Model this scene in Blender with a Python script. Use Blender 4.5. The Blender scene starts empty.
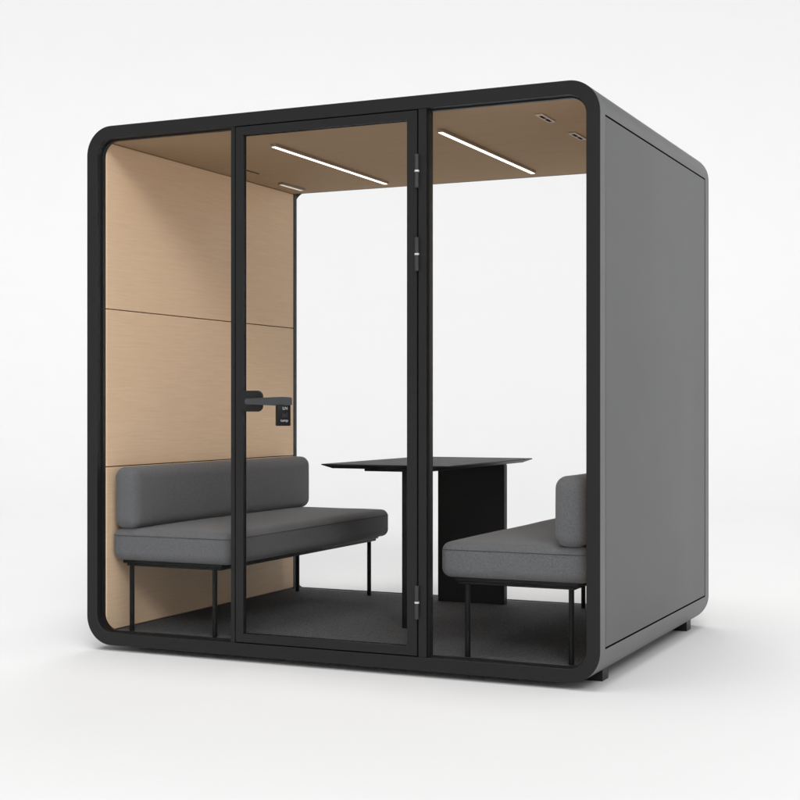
import bpy, bmesh, math, random
from mathutils import Vector, Matrix, noise
random.seed(4)
S = bpy.context.scene
COL = S.collection
R = math.radians
GZ = -0.025            # studio floor; z = 0 is the underside of the booth body
HW, H, D = 1.133, 2.2, 1.761

# ------------------------------------------------------------------ materials
def nodes_mat(name):
    m = bpy.data.materials.new(name); m.use_nodes = True
    nt = m.node_tree
    for n in list(nt.nodes): nt.nodes.remove(n)
    out = nt.nodes.new('ShaderNodeOutputMaterial')
    return m, nt, out

def paint(name, col, rough=.5, spec=.5, metal=0, grain=0.0, gscale=600, bump=0.0, rvar=.05):
    m, nt, out = nodes_mat(name)
    N = nt.nodes.new; L = nt.links.new
    b = N('ShaderNodeBsdfPrincipled')
    b.inputs['Metallic'].default_value = metal
    b.inputs['Specular IOR Level'].default_value = spec
    tc = N('ShaderNodeTexCoord')
    n = N('ShaderNodeTexNoise'); n.inputs['Scale'].default_value = gscale; n.inputs['Detail'].default_value = 3
    L(tc.outputs['Object'], n.inputs['Vector'])
    mr = N('ShaderNodeMapRange'); mr.inputs['To Min'].default_value = 1-grain; mr.inputs['To Max'].default_value = 1+grain
    mr.inputs['From Min'].default_value = .3; mr.inputs['From Max'].default_value = .7
    L(n.outputs['Fac'], mr.inputs['Value'])
    mx = N('ShaderNodeVectorMath'); mx.operation = 'SCALE'; mx.inputs[0].default_value = col[:3]
    L(mr.outputs['Result'], mx.inputs['Scale']); L(mx.outputs['Vector'], b.inputs['Base Color'])
    n2 = N('ShaderNodeTexNoise'); n2.inputs['Scale'].default_value = 3; n2.inputs['Detail'].default_value = 4
    L(tc.outputs['Object'], n2.inputs['Vector'])
    m2 = N('ShaderNodeMapRange'); m2.inputs['To Min'].default_value = rough-rvar; m2.inputs['To Max'].default_value = rough+rvar
    L(n2.outputs['Fac'], m2.inputs['Value']); L(m2.outputs['Result'], b.inputs['Roughness'])
    if bump:
        bp = N('ShaderNodeBump'); bp.inputs['Strength'].default_value = bump; bp.inputs['Distance'].default_value = .001
        L(n.outputs['Fac'], bp.inputs['Height']); L(bp.outputs['Normal'], b.inputs['Normal'])
    L(b.outputs['BSDF'], out.inputs['Surface'])
    return m

def veneer(name, dark, light, squeeze, rough=.5, spec=.2):
    """fine straight grain: noise stretched along one axis"""
    m, nt, out = nodes_mat(name)
    N = nt.nodes.new; L = nt.links.new
    b = N('ShaderNodeBsdfPrincipled'); b.inputs['Roughness'].default_value = rough
    b.inputs['Specular IOR Level'].default_value = spec
    tc = N('ShaderNodeTexCoord'); mp = N('ShaderNodeMapping'); mp.inputs['Scale'].default_value = squeeze
    L(tc.outputs['Object'], mp.inputs['Vector'])
    n = N('ShaderNodeTexNoise'); n.inputs['Scale'].default_value = 1; n.inputs['Detail'].default_value = 6; n.inputs['Roughness'].default_value = .65
    n.inputs['Distortion'].default_value = .3
    L(mp.outputs['Vector'], n.inputs['Vector'])
    cr = N('ShaderNodeValToRGB'); cr.color_ramp.elements[0].position = .28; cr.color_ramp.elements[1].position = .72
    cr.color_ramp.elements[0].color = (*dark, 1); cr.color_ramp.elements[1].color = (*light, 1)
    L(n.outputs['Fac'], cr.inputs['Fac'])
    L(cr.outputs['Color'], b.inputs['Base Color'])
    bp = N('ShaderNodeBump'); bp.inputs['Strength'].default_value = .12; bp.inputs['Distance'].default_value = .0006
    L(n.outputs['Fac'], bp.inputs['Height']); L(bp.outputs['Normal'], b.inputs['Normal'])
    L(b.outputs['BSDF'], out.inputs['Surface'])
    return m

def fabric(name, dark, light, scale, bump=.5, rough=.95, sheen=.15):
    m, nt, out = nodes_mat(name)
    N = nt.nodes.new; L = nt.links.new
    b = N('ShaderNodeBsdfPrincipled'); b.inputs['Roughness'].default_value = rough
    b.inputs['Specular IOR Level'].default_value = .15
    b.inputs['Sheen Weight'].default_value = sheen; b.inputs['Sheen Roughness'].default_value = .5
    tc = N('ShaderNodeTexCoord')
    n = N('ShaderNodeTexNoise'); n.inputs['Scale'].default_value = scale; n.inputs['Detail'].default_value = 4; n.inputs['Roughness'].default_value = .7
    L(tc.outputs['Object'], n.inputs['Vector'])
    cr = N('ShaderNodeValToRGB'); cr.color_ramp.elements[0].position = .34; cr.color_ramp.elements[1].position = .66
    cr.color_ramp.elements[0].color = (*dark, 1); cr.color_ramp.elements[1].color = (*light, 1)
    L(n.outputs['Fac'], cr.inputs['Fac']); L(cr.outputs['Color'], b.inputs['Base Color'])
    bp = N('ShaderNodeBump'); bp.inputs['Strength'].default_value = bump; bp.inputs['Distance'].default_value = .0015
    L(n.outputs['Fac'], bp.inputs['Height']); L(bp.outputs['Normal'], b.inputs['Normal'])
    L(b.outputs['BSDF'], out.inputs['Surface'])
    return m

def glass(name, tint=(.985, .985, .985), k=.02):
    m, nt, out = nodes_mat(name)
    N = nt.nodes.new; L = nt.links.new
    t = N('ShaderNodeBsdfTransparent'); t.inputs['Color'].default_value = (*tint, 1)
    g = N('ShaderNodeBsdfGlossy'); g.inputs['Roughness'].default_value = .0
    f = N('ShaderNodeFresnel'); f.inputs['IOR'].default_value = 1.45
    # thin anti-reflective coating, slightly uneven
    tc = N('ShaderNodeTexCoord'); n = N('ShaderNodeTexNoise'); n.inputs['Scale'].default_value = 2
    L(tc.outputs['Object'], n.inputs['Vector'])
    mr = N('ShaderNodeMapRange'); mr.inputs['To Min'].default_value = k*.9; mr.inputs['To Max'].default_value = k*1.1
    L(n.outputs['Fac'], mr.inputs['Value'])
    mu = N('ShaderNodeMath'); mu.operation = 'MULTIPLY'
    L(f.outputs['Fac'], mu.inputs[0]); L(mr.outputs['Result'], mu.inputs[1])
    x = N('ShaderNodeMixShader'); L(mu.outputs[0], x.inputs[0]); L(t.outputs[0], x.inputs[1]); L(g.outputs[0], x.inputs[2])
    L(x.outputs[0], out.inputs['Surface'])
    return m

def emit(name, col, s):
    m, nt, out = nodes_mat(name)
    e = nt.nodes.new('ShaderNodeEmission'); e.inputs['Color'].default_value = (*col, 1); e.inputs['Strength'].default_value = s
    nt.links.new(e.outputs[0], out.inputs['Surface'])
    return m

M = dict(
    black=paint('black_powder_coat', (.012, .012, .0123), .45, .25, grain=.12, gscale=900, bump=.05),
    black2=paint('black_steel', (.007, .007, .0072), .45, .2, grain=.1),
    gap=paint('gap_shade_black', (.003, .003, .003), .8, .05),  # near-black for gaps and slots, with their shade put into the colour
    shell=paint('grey_coated_steel', (.144, .145, .146), .45, .3, grain=.03, gscale=1200, bump=.03),
    panel=paint('grey_panel_coat', (.146, .147, .148), .55, .25, grain=.035, gscale=1200, bump=.04),
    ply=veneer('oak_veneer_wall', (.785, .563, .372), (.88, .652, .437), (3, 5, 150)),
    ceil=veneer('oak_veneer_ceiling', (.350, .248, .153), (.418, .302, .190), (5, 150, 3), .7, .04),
    cloth=fabric('grey_wool_felt', (.073, .074, .078), (.172, .174, .181), 400, bump=.25),
    seam=paint('dark_seam_thread', (.045, .046, .049), .9, .1),
    carpet=fabric('charcoal_carpet', (.016, .016, .0175), (.155, .157, .162), 215, bump=.7, sheen=.0),
    top=paint('dark_table_laminate', (.03, .03, .033), .42, .04, grain=.1),
    hinge=paint('dark_hinge_steel', (.035, .035, .035), .45, .35, grain=.1),
    ring=paint('bright_steel_ring', (.6, .6, .6), .4, .4),
    handle=paint('graphite_handle_metal', (.035, .037, .041), .3, .5),
    tag=paint('black_plastic_fob', (.007, .007, .007), .5, .2),
    white=paint('white_print', (.42, .42, .42), .6, .3),
    taupe=paint('taupe_lamp_housing', (.30, .23, .17), .5, .3),
    vent=paint('taupe_vent_trim', (.50, .42, .34), .45, .4),
    glass=glass('clear_glass'),
    slot=paint('dark_taupe_trim', (.06, .045, .035), .7, .1),
    led=emit('led_diffuser', (1, .90, .76), 3.0),
    led_soft=emit('small_led_diffuser', (1, .90, .76), .75),
    ground=paint('white_studio_floor', (.742, .742, .742), .7, .0, grain=.004, gscale=2),
)

# ------------------------------------------------------------------ helpers
def mark(o, label=None, cat=None, group=None, kind=None):
    for k, v in (('label', label), ('category', cat), ('group', group), ('kind', kind)):
        if v: o[k] = v
    return o

ORG = {}
def thing(name, label, cat, loc, group=None, rz=0):
    o = bpy.data.objects.new(name, None); COL.objects.link(o)
    o.location = loc; o.rotation_euler = (0, 0, rz); o.empty_display_size = .1
    ORG[o.name] = Vector(loc)
    return mark(o, label, cat, group)

def obj(name, bm, mats, parent=None, smooth=35):
    me = bpy.data.meshes.new(name)
    if parent is not None:
        org = ORG[parent.name]
        bmesh.ops.translate(bm, verts=bm.verts, vec=-org)
    bmesh.ops.recalc_face_normals(bm, faces=bm.faces)
    bm.to_mesh(me); bm.free()
    for m in (mats if isinstance(mats, (list, tuple)) else [mats]): me.materials.append(m)
    if smooth:
        for p in me.polygons: p.use_smooth = True
        me.set_sharp_from_angle(angle=R(smooth))
    o = bpy.data.objects.new(name, me); COL.objects.link(o)
    if parent is not None:
        o.parent = parent; ORG[o.name] = ORG[parent.name]
    return o

def box(bm, x0, x1, y0, y1, z0, z1, bev=0.0, seg=2):
    vs = [bm.verts.new((x, y, z)) for x in (x0, x1) for y in (y0, y1) for z in (z0, z1)]
    fs = [bm.faces.new([vs[i] for i in f]) for f in ((0,1,3,2),(4,6,7,5),(0,4,5,1),(2,3,7,6),(0,2,6,4),(1,5,7,3))]
    if bev:
        es = list({e for f in fs for e in f.edges})
        bmesh.ops.bevel(bm, geom=es, offset=bev, segments=seg, affect='EDGES', profile=.5)
    return vs

def cyl(bm, p, q, r0, r1=None, n=20, bev=0):
    r1 = r0 if r1 is None else r1
    p, q = Vector(p), Vector(q); d = (q-p).normalized()
    a = d.orthogonal().normalized(); b = d.cross(a)
    L = (q-p).length
    st = [(0, r0), (L, r1)] if not bev else [(0, r0-bev), (bev, r0), (L-bev, r1), (L, r1-bev)]
    rings = []
    for t, r in st:
        rings.append([bm.verts.new(p+d*t+a*r*math.cos(2*math.pi*i/n)+b*r*math.sin(2*math.pi*i/n)) for i in range(n)])
    for A, B in zip(rings, rings[1:]):
        for i in range(n): bm.faces.new((A[i], A[(i+1) % n], B[(i+1) % n], B[i]))
    bm.faces.new(rings[0][::-1]); bm.faces.new(rings[-1])

def rrect(x0, x1, z0, z1, r, n=14):
    """rounded rectangle, counter-clockwise, list of (x,z)"""
    pts = []
    for cx, cz, a0 in ((x1-r, z1-r, 0), (x0+r, z1-r, 90), (x0+r, z0+r, 180), (x1-r, z0+r, 270)):
        for i in range(n+1):
            a = R(a0+90*i/n); pts.append((cx+r*math.cos(a), cz+r*math.sin(a)))
    return pts

def loops_xz(bm, stations, n=14):
    """stations: list of (y, inset, radius) on the booth outline -> vertex loops"""
    out = []
    for y, ins, r in stations:
        out.append([bm.verts.new((x, y, z)) for x, z in rrect(-HW+ins, HW-ins, ins, H-ins, r, n)])
    return out

def ring_section(bm, section, n=14, skip=None):
    """closed cross-section swept round the outline"""
    L = loops_xz(bm, section, n); k = len(L); m = len(L[0])
    for j in range(k):
        A, B = L[j], L[(j+1) % k]
        for i in range(m):
            if skip and skip(j, i): continue
            bm.faces.new((A[i], A[(i+1) % m], B[(i+1) % m], B[i]))
    return L

def rbox(hx, hy, hz, r, n=28, bulge=(0, 0, 0), wob=0.0, seed=0):
    """soft cushion: rounded box centred on the origin"""
    bm = bmesh.new()
    def axis_pts(h):
        k = 6
        e = [-h + r*(1-math.cos(math.pi/2*i/k)) for i in range(k)]   # dense near the edges
        mid = [(-h+r) + (2*(h-r))*i/n for i in range(n+1)]
        return e + mid + [-v for v in reversed(e)]
    ax, ay, az = axis_pts(hx), axis_pts(hy), axis_pts(hz)
    def mapp(p):
        q = Vector((max(-hx+r, min(hx-r, p.x)), max(-hy+r, min(hy-r, p.y)), max(-hz+r, min(hz-r, p.z))))
        d = p-q
        if d.length > 1e-9:
            d = d.normalized()*r
        s = q+d
        u, v, w = s.x/hx, s.y/hy, s.z/hz
        g = lambda a: max(0, 1-abs(a)**4)
        if bulge[2]: s.z += math.copysign(bulge[2], w)*g(u)*g(v)*min(1, abs(w)**2)
        if bulge[0]: s.x += math.copysign(bulge[0], u)*g(w)*g(v)*min(1, abs(u)**2)
        if wob:
            nn = noise.noise(Vector((s.x*5+seed, s.y*5, s.z*5)))
            s += d.normalized()*wob*nn if d.length > 1e-9 else Vector()
        return s
    cache = {}
    def vert(x, y, z):
        k = (round(x, 6), round(y, 6), round(z, 6))
        if k not in cache: cache[k] = bm.verts.new(mapp(Vector((x, y, z))))
        return cache[k]
    def sheet(A, B, f):
        for i in range(len(A)-1):
            for j in range(len(B)-1):
                vs = [vert(*f(A[i], B[j])), vert(*f(A[i+1], B[j])), vert(*f(A[i+1], B[j+1])), vert(*f(A[i], B[j+1]))]
                if len(set(vs)) == 4: bm.faces.new(vs)
    for s in (-1, 1):
        sheet(ax, ay, lambda a, b: (a, b, s*hz))
        sheet(ax, az, lambda a, b: (a, s*hy, b))
        sheet(ay, az, lambda a, b: (s*hx, a, b))
    return bm

def tube_loop(bm, pts, r, n=6):
    rings = []
    m = len(pts)
    for i, p in enumerate(pts):
        t = (pts[(i+1) % m]-pts[i-1]).normalized()
        u = Vector((0, 0, 1)); v = t.cross(u).normalized()
        rings.append([bm.verts.new(p+(u*math.cos(2*math.pi*k/n)+v*math.sin(2*math.pi*k/n))*r) for k in range(n)])
    for i in range(m):
        A, B = rings[i], rings[(i+1) % m]
        for k in range(n): bm.faces.new((A[k], A[(k+1) % n], B[(k+1) % n], B[k]))

# ------------------------------------------------------------------ setting: curved studio sheet
bm = bmesh.new()
RB, RC, HB = 17.0, 8.0, 8.5
prof = [(0.01, 0), (3, 0), (6, 0), (RB-RC, 0)] + [(RB-RC+RC*math.sin(R(a)), RC-RC*math.cos(R(a))) for a in range(6, 91, 6)] + [(RB, HB)]
n = 96; rings = []
for r, z in prof:
    rings.append([bm.verts.new((r*math.cos(2*math.pi*i/n), r*math.sin(2*math.pi*i/n)+1, z+GZ)) for i in range(n)])
for A, B in zip(rings, rings[1:]):
    for i in range(n): bm.faces.new((A[i], A[(i+1) % n], B[(i+1) % n], B[i]))
bm.faces.new(rings[0])
g = obj('ground', bm, M['ground'], smooth=60); mark(g, kind='structure')

# ------------------------------------------------------------------ the booth
booth = thing('meeting_booth', 'large grey and black glass-fronted meeting booth with rounded corners and wood-lined interior',
              'meeting booth', (0, D/2, GZ))

# shell: hollow tube with a recess for the panel on each side
bm = bmesh.new()
t = .040; e = .0025; RO = .12
sec = [(.0045, e, RO-e), (.0045+e, 0, RO), (D-.006-e, 0, RO), (D-.006, e, RO-e), (D-.006, t, .03), (.0045, t, .03)]
NS = 14; per = NS+1
gy0, gy1, gz0, gz1 = .066, 1.690, .122, 2.078
def is_side(j, i):
    if j != 1: return False
    # straight right side joins last vertex of corner 4 to first of corner 1; left side joins corner 2 end to corner 3 start
    return i == 4*per-1 or i == 2*per-1
L = ring_section(bm, sec, NS, skip=is_side)
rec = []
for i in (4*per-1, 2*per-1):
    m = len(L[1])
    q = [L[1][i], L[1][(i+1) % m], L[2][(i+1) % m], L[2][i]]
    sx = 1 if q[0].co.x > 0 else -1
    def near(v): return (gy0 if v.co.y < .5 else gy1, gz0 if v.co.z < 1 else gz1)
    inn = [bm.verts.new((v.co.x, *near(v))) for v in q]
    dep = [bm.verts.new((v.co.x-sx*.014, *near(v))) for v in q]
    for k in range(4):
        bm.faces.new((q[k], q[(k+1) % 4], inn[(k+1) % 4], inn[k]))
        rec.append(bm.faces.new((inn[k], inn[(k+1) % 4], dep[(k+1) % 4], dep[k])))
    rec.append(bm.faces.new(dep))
for f in rec: f.material_index = 1  # groove recess coloured black to stand in for its shade
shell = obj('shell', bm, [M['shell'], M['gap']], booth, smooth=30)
for sx in (1, -1):
    bm = bmesh.new()
    a, b = sorted((sx*(HW-.013), sx*(HW+.0005)))
    box(bm, a, b, gy0+.009, gy1-.011, gz0+.0065, gz1-.0065, .0018)
    obj('side_panel', bm, M['panel'], booth, smooth=30)

# front frame: thin black face plus the return into the opening
bm = bmesh.new()
ring_section(bm, [(.0035, .0, RO), (.0008, .0, RO), (0, .0008, RO-.0008), (0, .0505, RO-.045), (.0015, .052, RO-.0465),
                  (.034, .052, RO-.0465), (.034, .058, RO-.052), (.052, .058, RO-.052), (.052, .0405, RO-.0405), (.0035, .0405, RO-.0405)])
obj('front_frame', bm, M['black'], booth, smooth=30)
# rear frame
bm = bmesh.new()
LR = ring_section(bm, [(D, .0008, RO-.0008), (D-.0008, 0, RO), (D-.005, 0, RO), (D-.005, .0405, RO-.0405), (1.7045, .0405, .03),
                  (1.7045, .065, .010), (1.736, .065, .010), (1.736, .048, .012), (D, .047, .012)])
for lp in LR[5:7]:                      # opening runs just clear of floor and ceiling boards
    for v in lp: v.co.z += .019 if v.co.z > 1 else -.0195
obj('rear_frame', bm, M['black'], booth, smooth=30)

# lining boards
WX, CZ, FZ = 1.070, 2.146, .046
joints = [(.05, .750), (.754, 1.428), (1.432, CZ-.003)]
for sx in (-1, 1):
    for k, (z0, z1) in enumerate(joints):
        bm = bmesh.new()
        a, b = sorted((sx*WX, sx*(WX+.018)))
        box(bm, a, b, .054, 1.7035, z0, z1, .0012, 1)
        obj('wall_board', bm, M['ply'], booth, smooth=0)
for sx in (-1, 1):
    bm = bmesh.new(); a, b = sorted((sx*(WX+.0185), sx*(HW-.042))); box(bm, a, b, .054, 1.7035, .05, CZ)
    obj('wall_backing', bm, M['gap'], booth, smooth=0)
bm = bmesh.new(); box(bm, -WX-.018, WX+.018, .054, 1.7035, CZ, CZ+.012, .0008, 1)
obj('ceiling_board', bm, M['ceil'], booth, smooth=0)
bm = bmesh.new(); box(bm, -WX-.004, WX+.004, .054, 1.7035, .0405, FZ, .001, 1)
obj('carpet', bm, M['carpet'], booth, smooth=0)

# threshold and mullions
bm = bmesh.new()
box(bm, -.420, -.4015, .002, .052, .0525, 2.1475, .0012, 1)
obj('mullion', bm, M['black'], booth, smooth=0)
bm = bmesh.new()
box(bm, .4135, .447, .002, .052, .0525, 2.1475, .0012, 1)
box(bm, .447, .453, .02, .052, .0525, 2.1475)
obj('mullion', bm, M['black'], booth, smooth=0)
bm = bmesh.new()                    # door stops, seen as the dark line round the leaf
box(bm, -.4013, -.380, .040, .051, .059, 2.141); box(bm, .392, .4133, .040, .051, .059, 2.141)
box(bm, -.4013, .4133, .0405, .0505, .0525, .0745); box(bm, -.4013, .4133, .0405, .0505, 2.125, 2.1475)
obj('door_stop', bm, M['gap'], booth, smooth=0)

# fixed panes
def pane(parent, x0, x1, z0, z1, y, corner=None, name='pane'):
    bm = bmesh.new()
    def outline(yy):
        pts = []
        n = 8; r = .055
        for cx, cz, a0, key in ((x1, z1, 0, 'tr'), (x0, z1, 90, 'tl'), (x0, z0, 180, 'bl'), (x1, z0, 270, 'br')):
            if corner and key in corner:
                sx = -1 if 'r' in key else 1; sz = -1 if 't' in key else 1
                for i in range(n+1):
                    a = R(a0+90*i/n); pts.append((cx+sx*r+r*math.cos(a), yy, cz+sz*r+r*math.sin(a)))
            else: pts.append((cx, yy, cz))
        return [bm.verts.new(p) for p in pts]
    A = outline(y); B = outline(y+.008); m = len(A)
    bm.faces.new(A); bm.faces.new(B[::-1])
    for i in range(m): bm.faces.new((A[i], A[(i+1) % m], B[(i+1) % m], B[i]))
    return obj(name, bm, M['glass'], parent, smooth=0)
pane(booth, -HW+.0585, -.4205, .0585, H-.0585, .036, ('tl', 'bl'), 'window_pane')
pane(booth, .4535, HW-.0585, .0585, H-.0585, .036, ('tr', 'br'), 'window_pane')
pane(booth, -HW+.0655, HW-.0655, .0465, H-.0475, 1.722, None, 'rear_pane')

# door
DX0, DX1, DZ0, DZ1 = -.3965, .4085, .0565, 2.1435
SW, SR, SL = .042, .034, .036
bm = bmesh.new()
Y0, Y1 = .0, .020
def frame_bar(x0, x1, z0, z1): box(bm, x0, x1, Y0, Y1, z0, z1)
# one mitred ring
def q4(y, i, j): return [bm.verts.new(p) for p in ((DX0+i*SL/SW, y, DZ0+j), (DX1-i, y, DZ0+j), (DX1-i, y, DZ1-j), (DX0+i*SL/SW, y, DZ1-j))]
secd = [(Y0+.001, 0, 0), (Y0, .001, .001), (Y0, SW-.001, SR-.001), (Y0+.001, SW, SR), (Y1, SW, SR), (Y1, 0, 0)]
LL = [q4(*s) for s in secd]
for j in range(len(LL)):
    A, B = LL[j], LL[(j+1) % len(LL)]
    for i in range(4): bm.faces.new((A[i], A[(i+1) % 4], B[(i+1) % 4], B[i]))
bm2 = bm
door = obj('door', bm2, M['black'], booth, smooth=0)
pane(door, DX0+SL+.0005, DX1-SW-.0005, DZ0+SR+.0005, DZ1-SR-.0005, .008, None, 'door_pane')
bm = bmesh.new()                       # glazing bead
def bead(yA, yB, i0, i1):
    a = [[bm.verts.new(p) for p in ((DX0+SL+k, y, DZ0+SR+k), (DX1-SW-k, y, DZ0+SR+k), (DX1-SW-k, y, DZ1-SR-k), (DX0+SL+k, y, DZ1-SR-k))] for y, k in ((yA, i0), (yA, i1), (yB, i1), (yB, i0))]
    for j in range(4):
        for i in range(4): bm.faces.new((a[j][i], a[j][(i+1) % 4], a[(j+1) % 4][(i+1) % 4], a[(j+1) % 4][i]))
bead(.0165, .0195, .0005, .003)
obj('glazing_bead', bm, M['black2'], door, smooth=0)
for zc in (1.910, 1.592, .261):
    bm = bmesh.new()
    for z0, z1 in ((zc-.064, zc-.004), (zc+.004, zc+.064)):
        cyl(bm, (.4105, -.004, z0), (.4105, -.004, z1), .0085, n=24, bev=.0012)
    hg = obj('hinge', bm, M['hinge'], door)
    bm = bmesh.new(); cyl(bm, (.4105, -.004, zc-.0036), (.4105, -.004, zc+.0036), .0092, n=24, bev=.0008)
    obj('hinge_ring', bm, M['ring'], hg)

# handle: rounded patch plate, neck and flat lever
bm = bmesh.new()
PX0, PX1, PZ0, PZ1 = -.3725, -.2665, .990, 1.0745
def plate(bm, yA, yB, x0, x1, z0, z1, r, bev=.002):
    st = ((yB, 0), (yA+bev, 0), (yA, bev))
    Ls = [[bm.verts.new((x, y, z)) for x, z in rrect(x0+i, x1-i, z0+i, z1-i, max(r-i, .001), 8)] for y, i in st]
    m = len(Ls[0])
    for A, B in zip(Ls, Ls[1:]):
        for i in range(m): bm.faces.new((A[i], A[(i+1) % m], B[(i+1) % m], B[i]))
    bm.faces.new(Ls[0]); bm.faces.new(Ls[-1])
plate(bm, -.010, -.0005, PX0, PX1, PZ0, PZ1, .024)
plate(bm, .0005, .0075, DX0+SL+.001, PX1-.008, PZ0+.008, PZ1-.008, .016)   # packer between plate and glass, right of the stile
hd = obj('handle', bm, M['black'], door)
bm = bmesh.new()
cyl(bm, (-.312, -.0095, 1.031), (-.312, -.046, 1.031), .011, n=24)
secs = [(-.320, .006, .005), (-.314, .0125, .0085), (-.28, .0135, .0085), (-.235, .0150, .008), (-.19, .0165, .0075), (-.15, .0175, .007), (-.116, .0165, .0065), (-.110, .014, .005)]
rings = []
for x, hz_, hy_ in secs:
    rings.append([bm.verts.new((x, -.05+py, 1.031+pz)) for py, pz in rrect(-hy_, hy_, -hz_, hz_, min(hy_, hz_)*.55, 5)])
for A, B in zip(rings, rings[1:]):
    m = len(A)
    for i in range(m): bm.faces.new((A[i], A[(i+1) % m], B[(i+1) % m], B[i]))
bm.faces.new(rings[0]); bm.faces.new(rings[-1])
obj('lever', bm, M['handle'], hd, smooth=40)

# feet
for sx in (-1, 1):
    for y0, y1 in ((.212, .290), (1.552, 1.630)):
        bm = bmesh.new()
        a, b = sorted((sx*1.0, sx*1.079)); box(bm, a, b, y0, y1, GZ, .035, .0015, 1)
        f = obj('foot', bm, M['black'], booth, smooth=0)

# ceiling lights and vents
for xc in (-.445, .338):
    bm = bmesh.new(); box(bm, xc-.0140, xc+.0140, .392, 1.535, 2.1335, CZ-.0005, .001, 1)
    lt = obj('ceiling_light', bm, M['taupe'], booth, smooth=0)
    bm = bmesh.new(); box(bm, xc-.0092, xc+.0092, .396, 1.531, 2.1315, 2.1333)
    obj('light_diffuser', bm, M['led'], lt, smooth=0)
bm = bmesh.new(); box(bm, -.955, -.925, 1.335, 1.572, 2.136, CZ-.0005, .001, 1)
lt = obj('ceiling_light', bm, M['taupe'], booth, smooth=0)
mark(lt, 'short dim light strip in the rear left corner of the ceiling')
bm = bmesh.new(); box(bm, -.951, -.936, 1.345, 1.562, 2.1345, 2.1358)
obj('light_diffuser', bm, M['led_soft'], lt, smooth=0)
bm = bmesh.new(); box(bm, -.908, -.897, .90, 1.052, 2.1435, CZ-.0005)
mark(obj('ceiling_slot', bm, M['slot'], booth, smooth=0), 'narrow dark slot in the ceiling above the left bench')
for yc in (.350, .762):
    bm = bmesh.new(); box(bm, .790, .822, yc-.080, yc+.080, 2.141, CZ-.0005, .001, 1)
    v = obj('ceiling_vent', bm, M['vent'], booth, smooth=0)
    for s in (-1, 1):
        bm = bmesh.new(); box(bm, .8000, .8120, yc+s*.034-.026, yc+s*.034+.026, 2.1395, 2.1408)
        obj('vent_slot', bm, M['gap'], v, smooth=0)

# ------------------------------------------------------------------ benches
BX, BY = .765, .858
bench = thing('bench', 'grey upholstered bench against the wood-lined wall, left of the table',
              'bench', (-BX, BY, FZ), group='upholstered benches facing each other in the booth')
def move(bm, v): bmesh.ops.translate(bm, verts=bm.verts, vec=v); return bm
hx, hy, z0, z1 = .297, .783, .352, .488
st = obj('seat', move(rbox(hx, hy, (z1-z0)/2, .036, bulge=(0, 0, .006), wob=.0015), Vector((-BX, BY-.004, (z0+z1)/2))), M['cloth'], bench, smooth=80)
bm = bmesh.new()
tube_loop(bm, [Vector((x-BX, y+BY-.004, .4595)) for x, y in rrect(-hx-.0002, hx+.0002, -hy-.0002, hy+.0002, .036, 8)], .0009)
obj('seam', bm, M['seam'], st)
bk = obj('backrest', move(rbox(.063, .792, .133, .046, bulge=(.004, 0, 0), wob=.0015, seed=9), Vector((-.993, BY+.002, .619))), M['cloth'], bench, smooth=80)
bm = bmesh.new()
box(bm, -BX-.255, -BX+.240, BY-.758, BY+.758, .339, .3535, .003, 2)
box(bm, -BX-.240, -BX+.230, BY-.749, BY+.749, .327, .3392, .002, 1)
obj('seat_frame', bm, M['black2'], bench, smooth=30)
for x in (-.987, -.570):
    for y in (.121, 1.595+.002):
        bm = bmesh.new(); cyl(bm, (x, y, FZ+.0005), (x, y, .3275), .0105, n=24, bev=.001)
        obj('leg', bm, M['black2'], bench)
for y in (.35, 1.33):
    bm = bmesh.new(); box(bm, -1.045, -1.028, y-.02, y+.02, .34, .56, .002, 1)
    obj('backrest_bracket', bm, M['black2'], bench, smooth=0)

def copy_tree(o, parent=None):
    c = o.copy(); COL.objects.link(c); c.parent = parent
    for ch in [k for k in list(COL.objects) if k.parent == o]: copy_tree(ch, c)
    return c
b2 = copy_tree(bench)
b2.location = (BX, BY, FZ); b2.rotation_euler = (0, 0, math.pi)
b2['label'] = 'grey upholstered bench right of the table, its back to the grey outer side panel'

# ------------------------------------------------------------------ table
tb = thing('table', 'dark rectangular table with thin top, between the two benches', 'table', (0, 1.1, FZ))
TX0, TX1, TY0, TY1, TZ = -.301, .301, .558, 1.632, .760
bm = bmesh.new()
def tl(z, i, r=.006): return [bm.verts.new((x, y, z)) for x, y in rrect(TX0+i, TX1-i, TY0+i, TY1-i, r, 4)]
Ls = [tl(TZ, .0012), tl(TZ-.001, 0), tl(TZ-.0045, 0), tl(TZ-.017, .030), tl(TZ-.020, .036)]
for A, B in zip(Ls, Ls[1:]):
    m = len(A)
    for i in range(m): bm.faces.new((A[i], A[(i+1) % m], B[(i+1) % m], B[i]))
bm.faces.new(Ls[0]); bm.faces.new(Ls[-1])
for f in bm.faces: f.material_index = 0 if f.normal.z > .5 or f.calc_center_median().z > TZ-.0005 else 1
obj('tabletop', bm, [M['top'], M['black2']], tb, smooth=20)
bm = bmesh.new(); box(bm, -.138, .150, .66, 1.60, .727, .7395, .001, 1)
obj('support_plate', bm, M['black2'], tb, smooth=0)
bm = bmesh.new(); box(bm, .040, .135, .668, .708, FZ+.0005, .7268, .001, 1)
mark(obj('leg', bm, M['black2'], tb, smooth=0), 'narrow front post of the table')
bm = bmesh.new(); box(bm, -.168, .183, 1.552, 1.592, FZ+.0005, .7268, .001, 1); box(bm, -.166, .181, 1.554, 1.590, .7268, .7398)
mark(obj('leg', bm, M['black2'], tb, smooth=0), 'wide black panel leg at the rear of the table')

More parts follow.
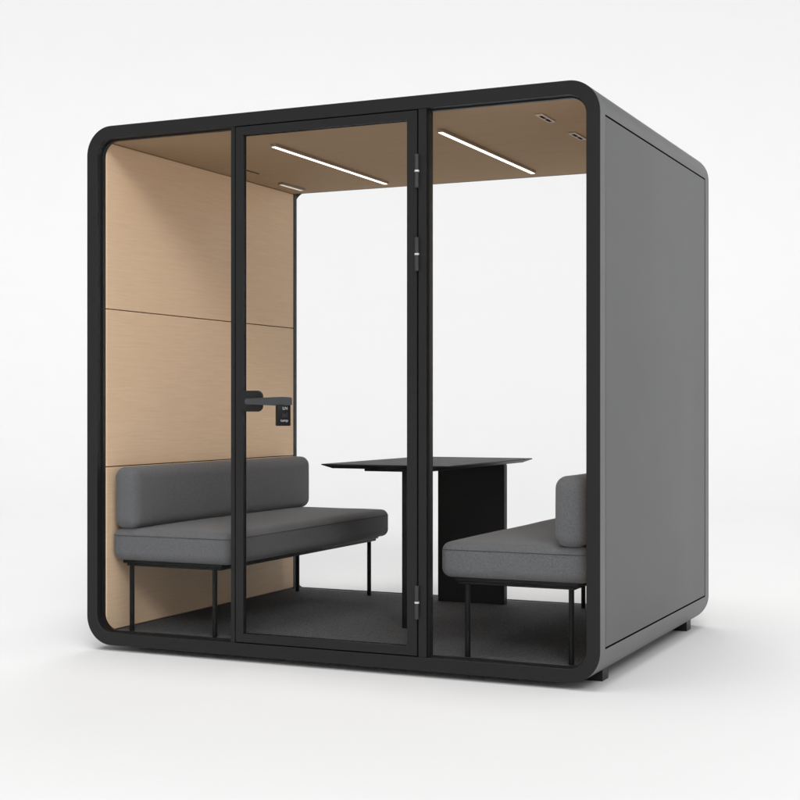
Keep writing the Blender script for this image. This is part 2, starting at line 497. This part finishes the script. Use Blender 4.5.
# ------------------------------------------------------------------ fob hanging from the lever
yaw = R(46)
fx, fy = -.148, -.050
tg = thing('key_fob', 'small black fob with white print hanging from the door lever', 'key fob', (fx, fy, .932))
bm = bmesh.new(); box(bm, -.0275, .0275, -.014, .014, .934, 1.0145, .0025, 2)
rot = Matrix.Rotation(yaw, 4, 'Z')
for v in bm.verts: v.co = (rot @ Vector((v.co.x, v.co.y, v.co.z))) + Vector((fx, fy, 0))
obj('fob_body', bm, M['tag'], tg, smooth=40)
def print_text(body, size, x, z):
    cu = bpy.data.curves.new('t', 'FONT'); cu.body = body; cu.size = size; cu.align_x = 'CENTER'; cu.extrude = .0002; cu.offset = size*.015
    to = bpy.data.objects.new('t', cu); COL.objects.link(to)
    bpy.context.view_layer.update()
    me = bpy.data.meshes.new_from_object(to.evaluated_get(bpy.context.evaluated_depsgraph_get()))
    bpy.data.objects.remove(to)
    bm = bmesh.new(); bm.from_mesh(me)
    for v in bm.verts:
        p = Vector((x+v.co.x, -.0143-v.co.z, z+v.co.y)); v.co = (rot @ p) + Vector((fx, fy, 0))
    obj('printed_text', bm, M['white'], tg, smooth=0)
print_text('LN', .0165, .004, .998)
print_text('tump', .0145, .001, .951)
bm = bmesh.new()
for a, b, c, d in ((-.006, -.004, .968, .987), (-.004, .004, .968, .970), (.004, .006, .968, .980), (-.001, .003, .974, .980), (.011, .0135, .968, .987)):
    box(bm, a, b, -.0146, -.0138, c, d)
for v in bm.verts: v.co = (rot @ v.co) + Vector((fx, fy, 0))
obj('printed_icon', bm, M['hinge'], tg, smooth=0)

# ------------------------------------------------------------------ light: unseen lamps added and weighted for an even backdrop
w = bpy.data.worlds.new('World'); S.world = w; w.use_nodes = True
# world glow added overhead above the sheet, fading to black towards the sides
nt = w.node_tree; bg = nt.nodes['Background']; bg.inputs['Strength'].default_value = 1.0
tc = nt.nodes.new('ShaderNodeTexCoord'); sp = nt.nodes.new('ShaderNodeSeparateXYZ'); mr = nt.nodes.new('ShaderNodeMapRange')
mr.inputs['From Min'].default_value = .3; mr.inputs['From Max'].default_value = 1
mr.inputs['To Min'].default_value = 0; mr.inputs['To Max'].default_value = .40
nt.links.new(tc.outputs['Generated'], sp.inputs[0]); nt.links.new(sp.outputs['Z'], mr.inputs['Value']); nt.links.new(mr.outputs[0], bg.inputs['Color'])

def area(name, loc, target, size, power, col=(1, 1, 1)):
    l = bpy.data.lights.new(name, 'AREA'); l.shape = 'RECTANGLE'; l.size, l.size_y = size; l.energy = power; l.color = col
    o = bpy.data.objects.new(name, l); COL.objects.link(o); o.location = loc
    o.rotation_euler = (Vector(target)-Vector(loc)).to_track_quat('-Z', 'Y').to_euler()
    return o
area('softbox_key', (19, -33, 20), (0, 3, 1), (16, 16), 9750)
area('softbox_front', (6, -8, 9.5), (0, .8, .9), (7, 7), 465)
area('softbox_rear', (-5, 14, 17), (-1, 0, 0), (9, 9), 900)
area('softbox_top', (0, -3, 26), (0, -3, 0), (16, 16), 4000)

# ------------------------------------------------------------------ camera
cd = bpy.data.cameras.new('camera'); cam = bpy.data.objects.new('camera', cd); COL.objects.link(cam)
cam.location = (HW+1.5145, -5.026, 1.0026)
cam.rotation_euler = (R(90), 0, math.atan2(.4176, .9087))
cd.sensor_width = 36; cd.lens = 1439/800*36; cd.shift_y = 8.5/800; cd.clip_end = 200
S.camera = cam
S.view_settings.view_transform = 'Standard'; S.view_settings.look = 'None'; S.view_settings.gamma = 1
S.view_settings.exposure = 0
S.cycles.max_bounces = 12; S.cycles.diffuse_bounces = 6; S.cycles.transparent_max_bounces = 16
S.cycles.sample_clamp_indirect = 10
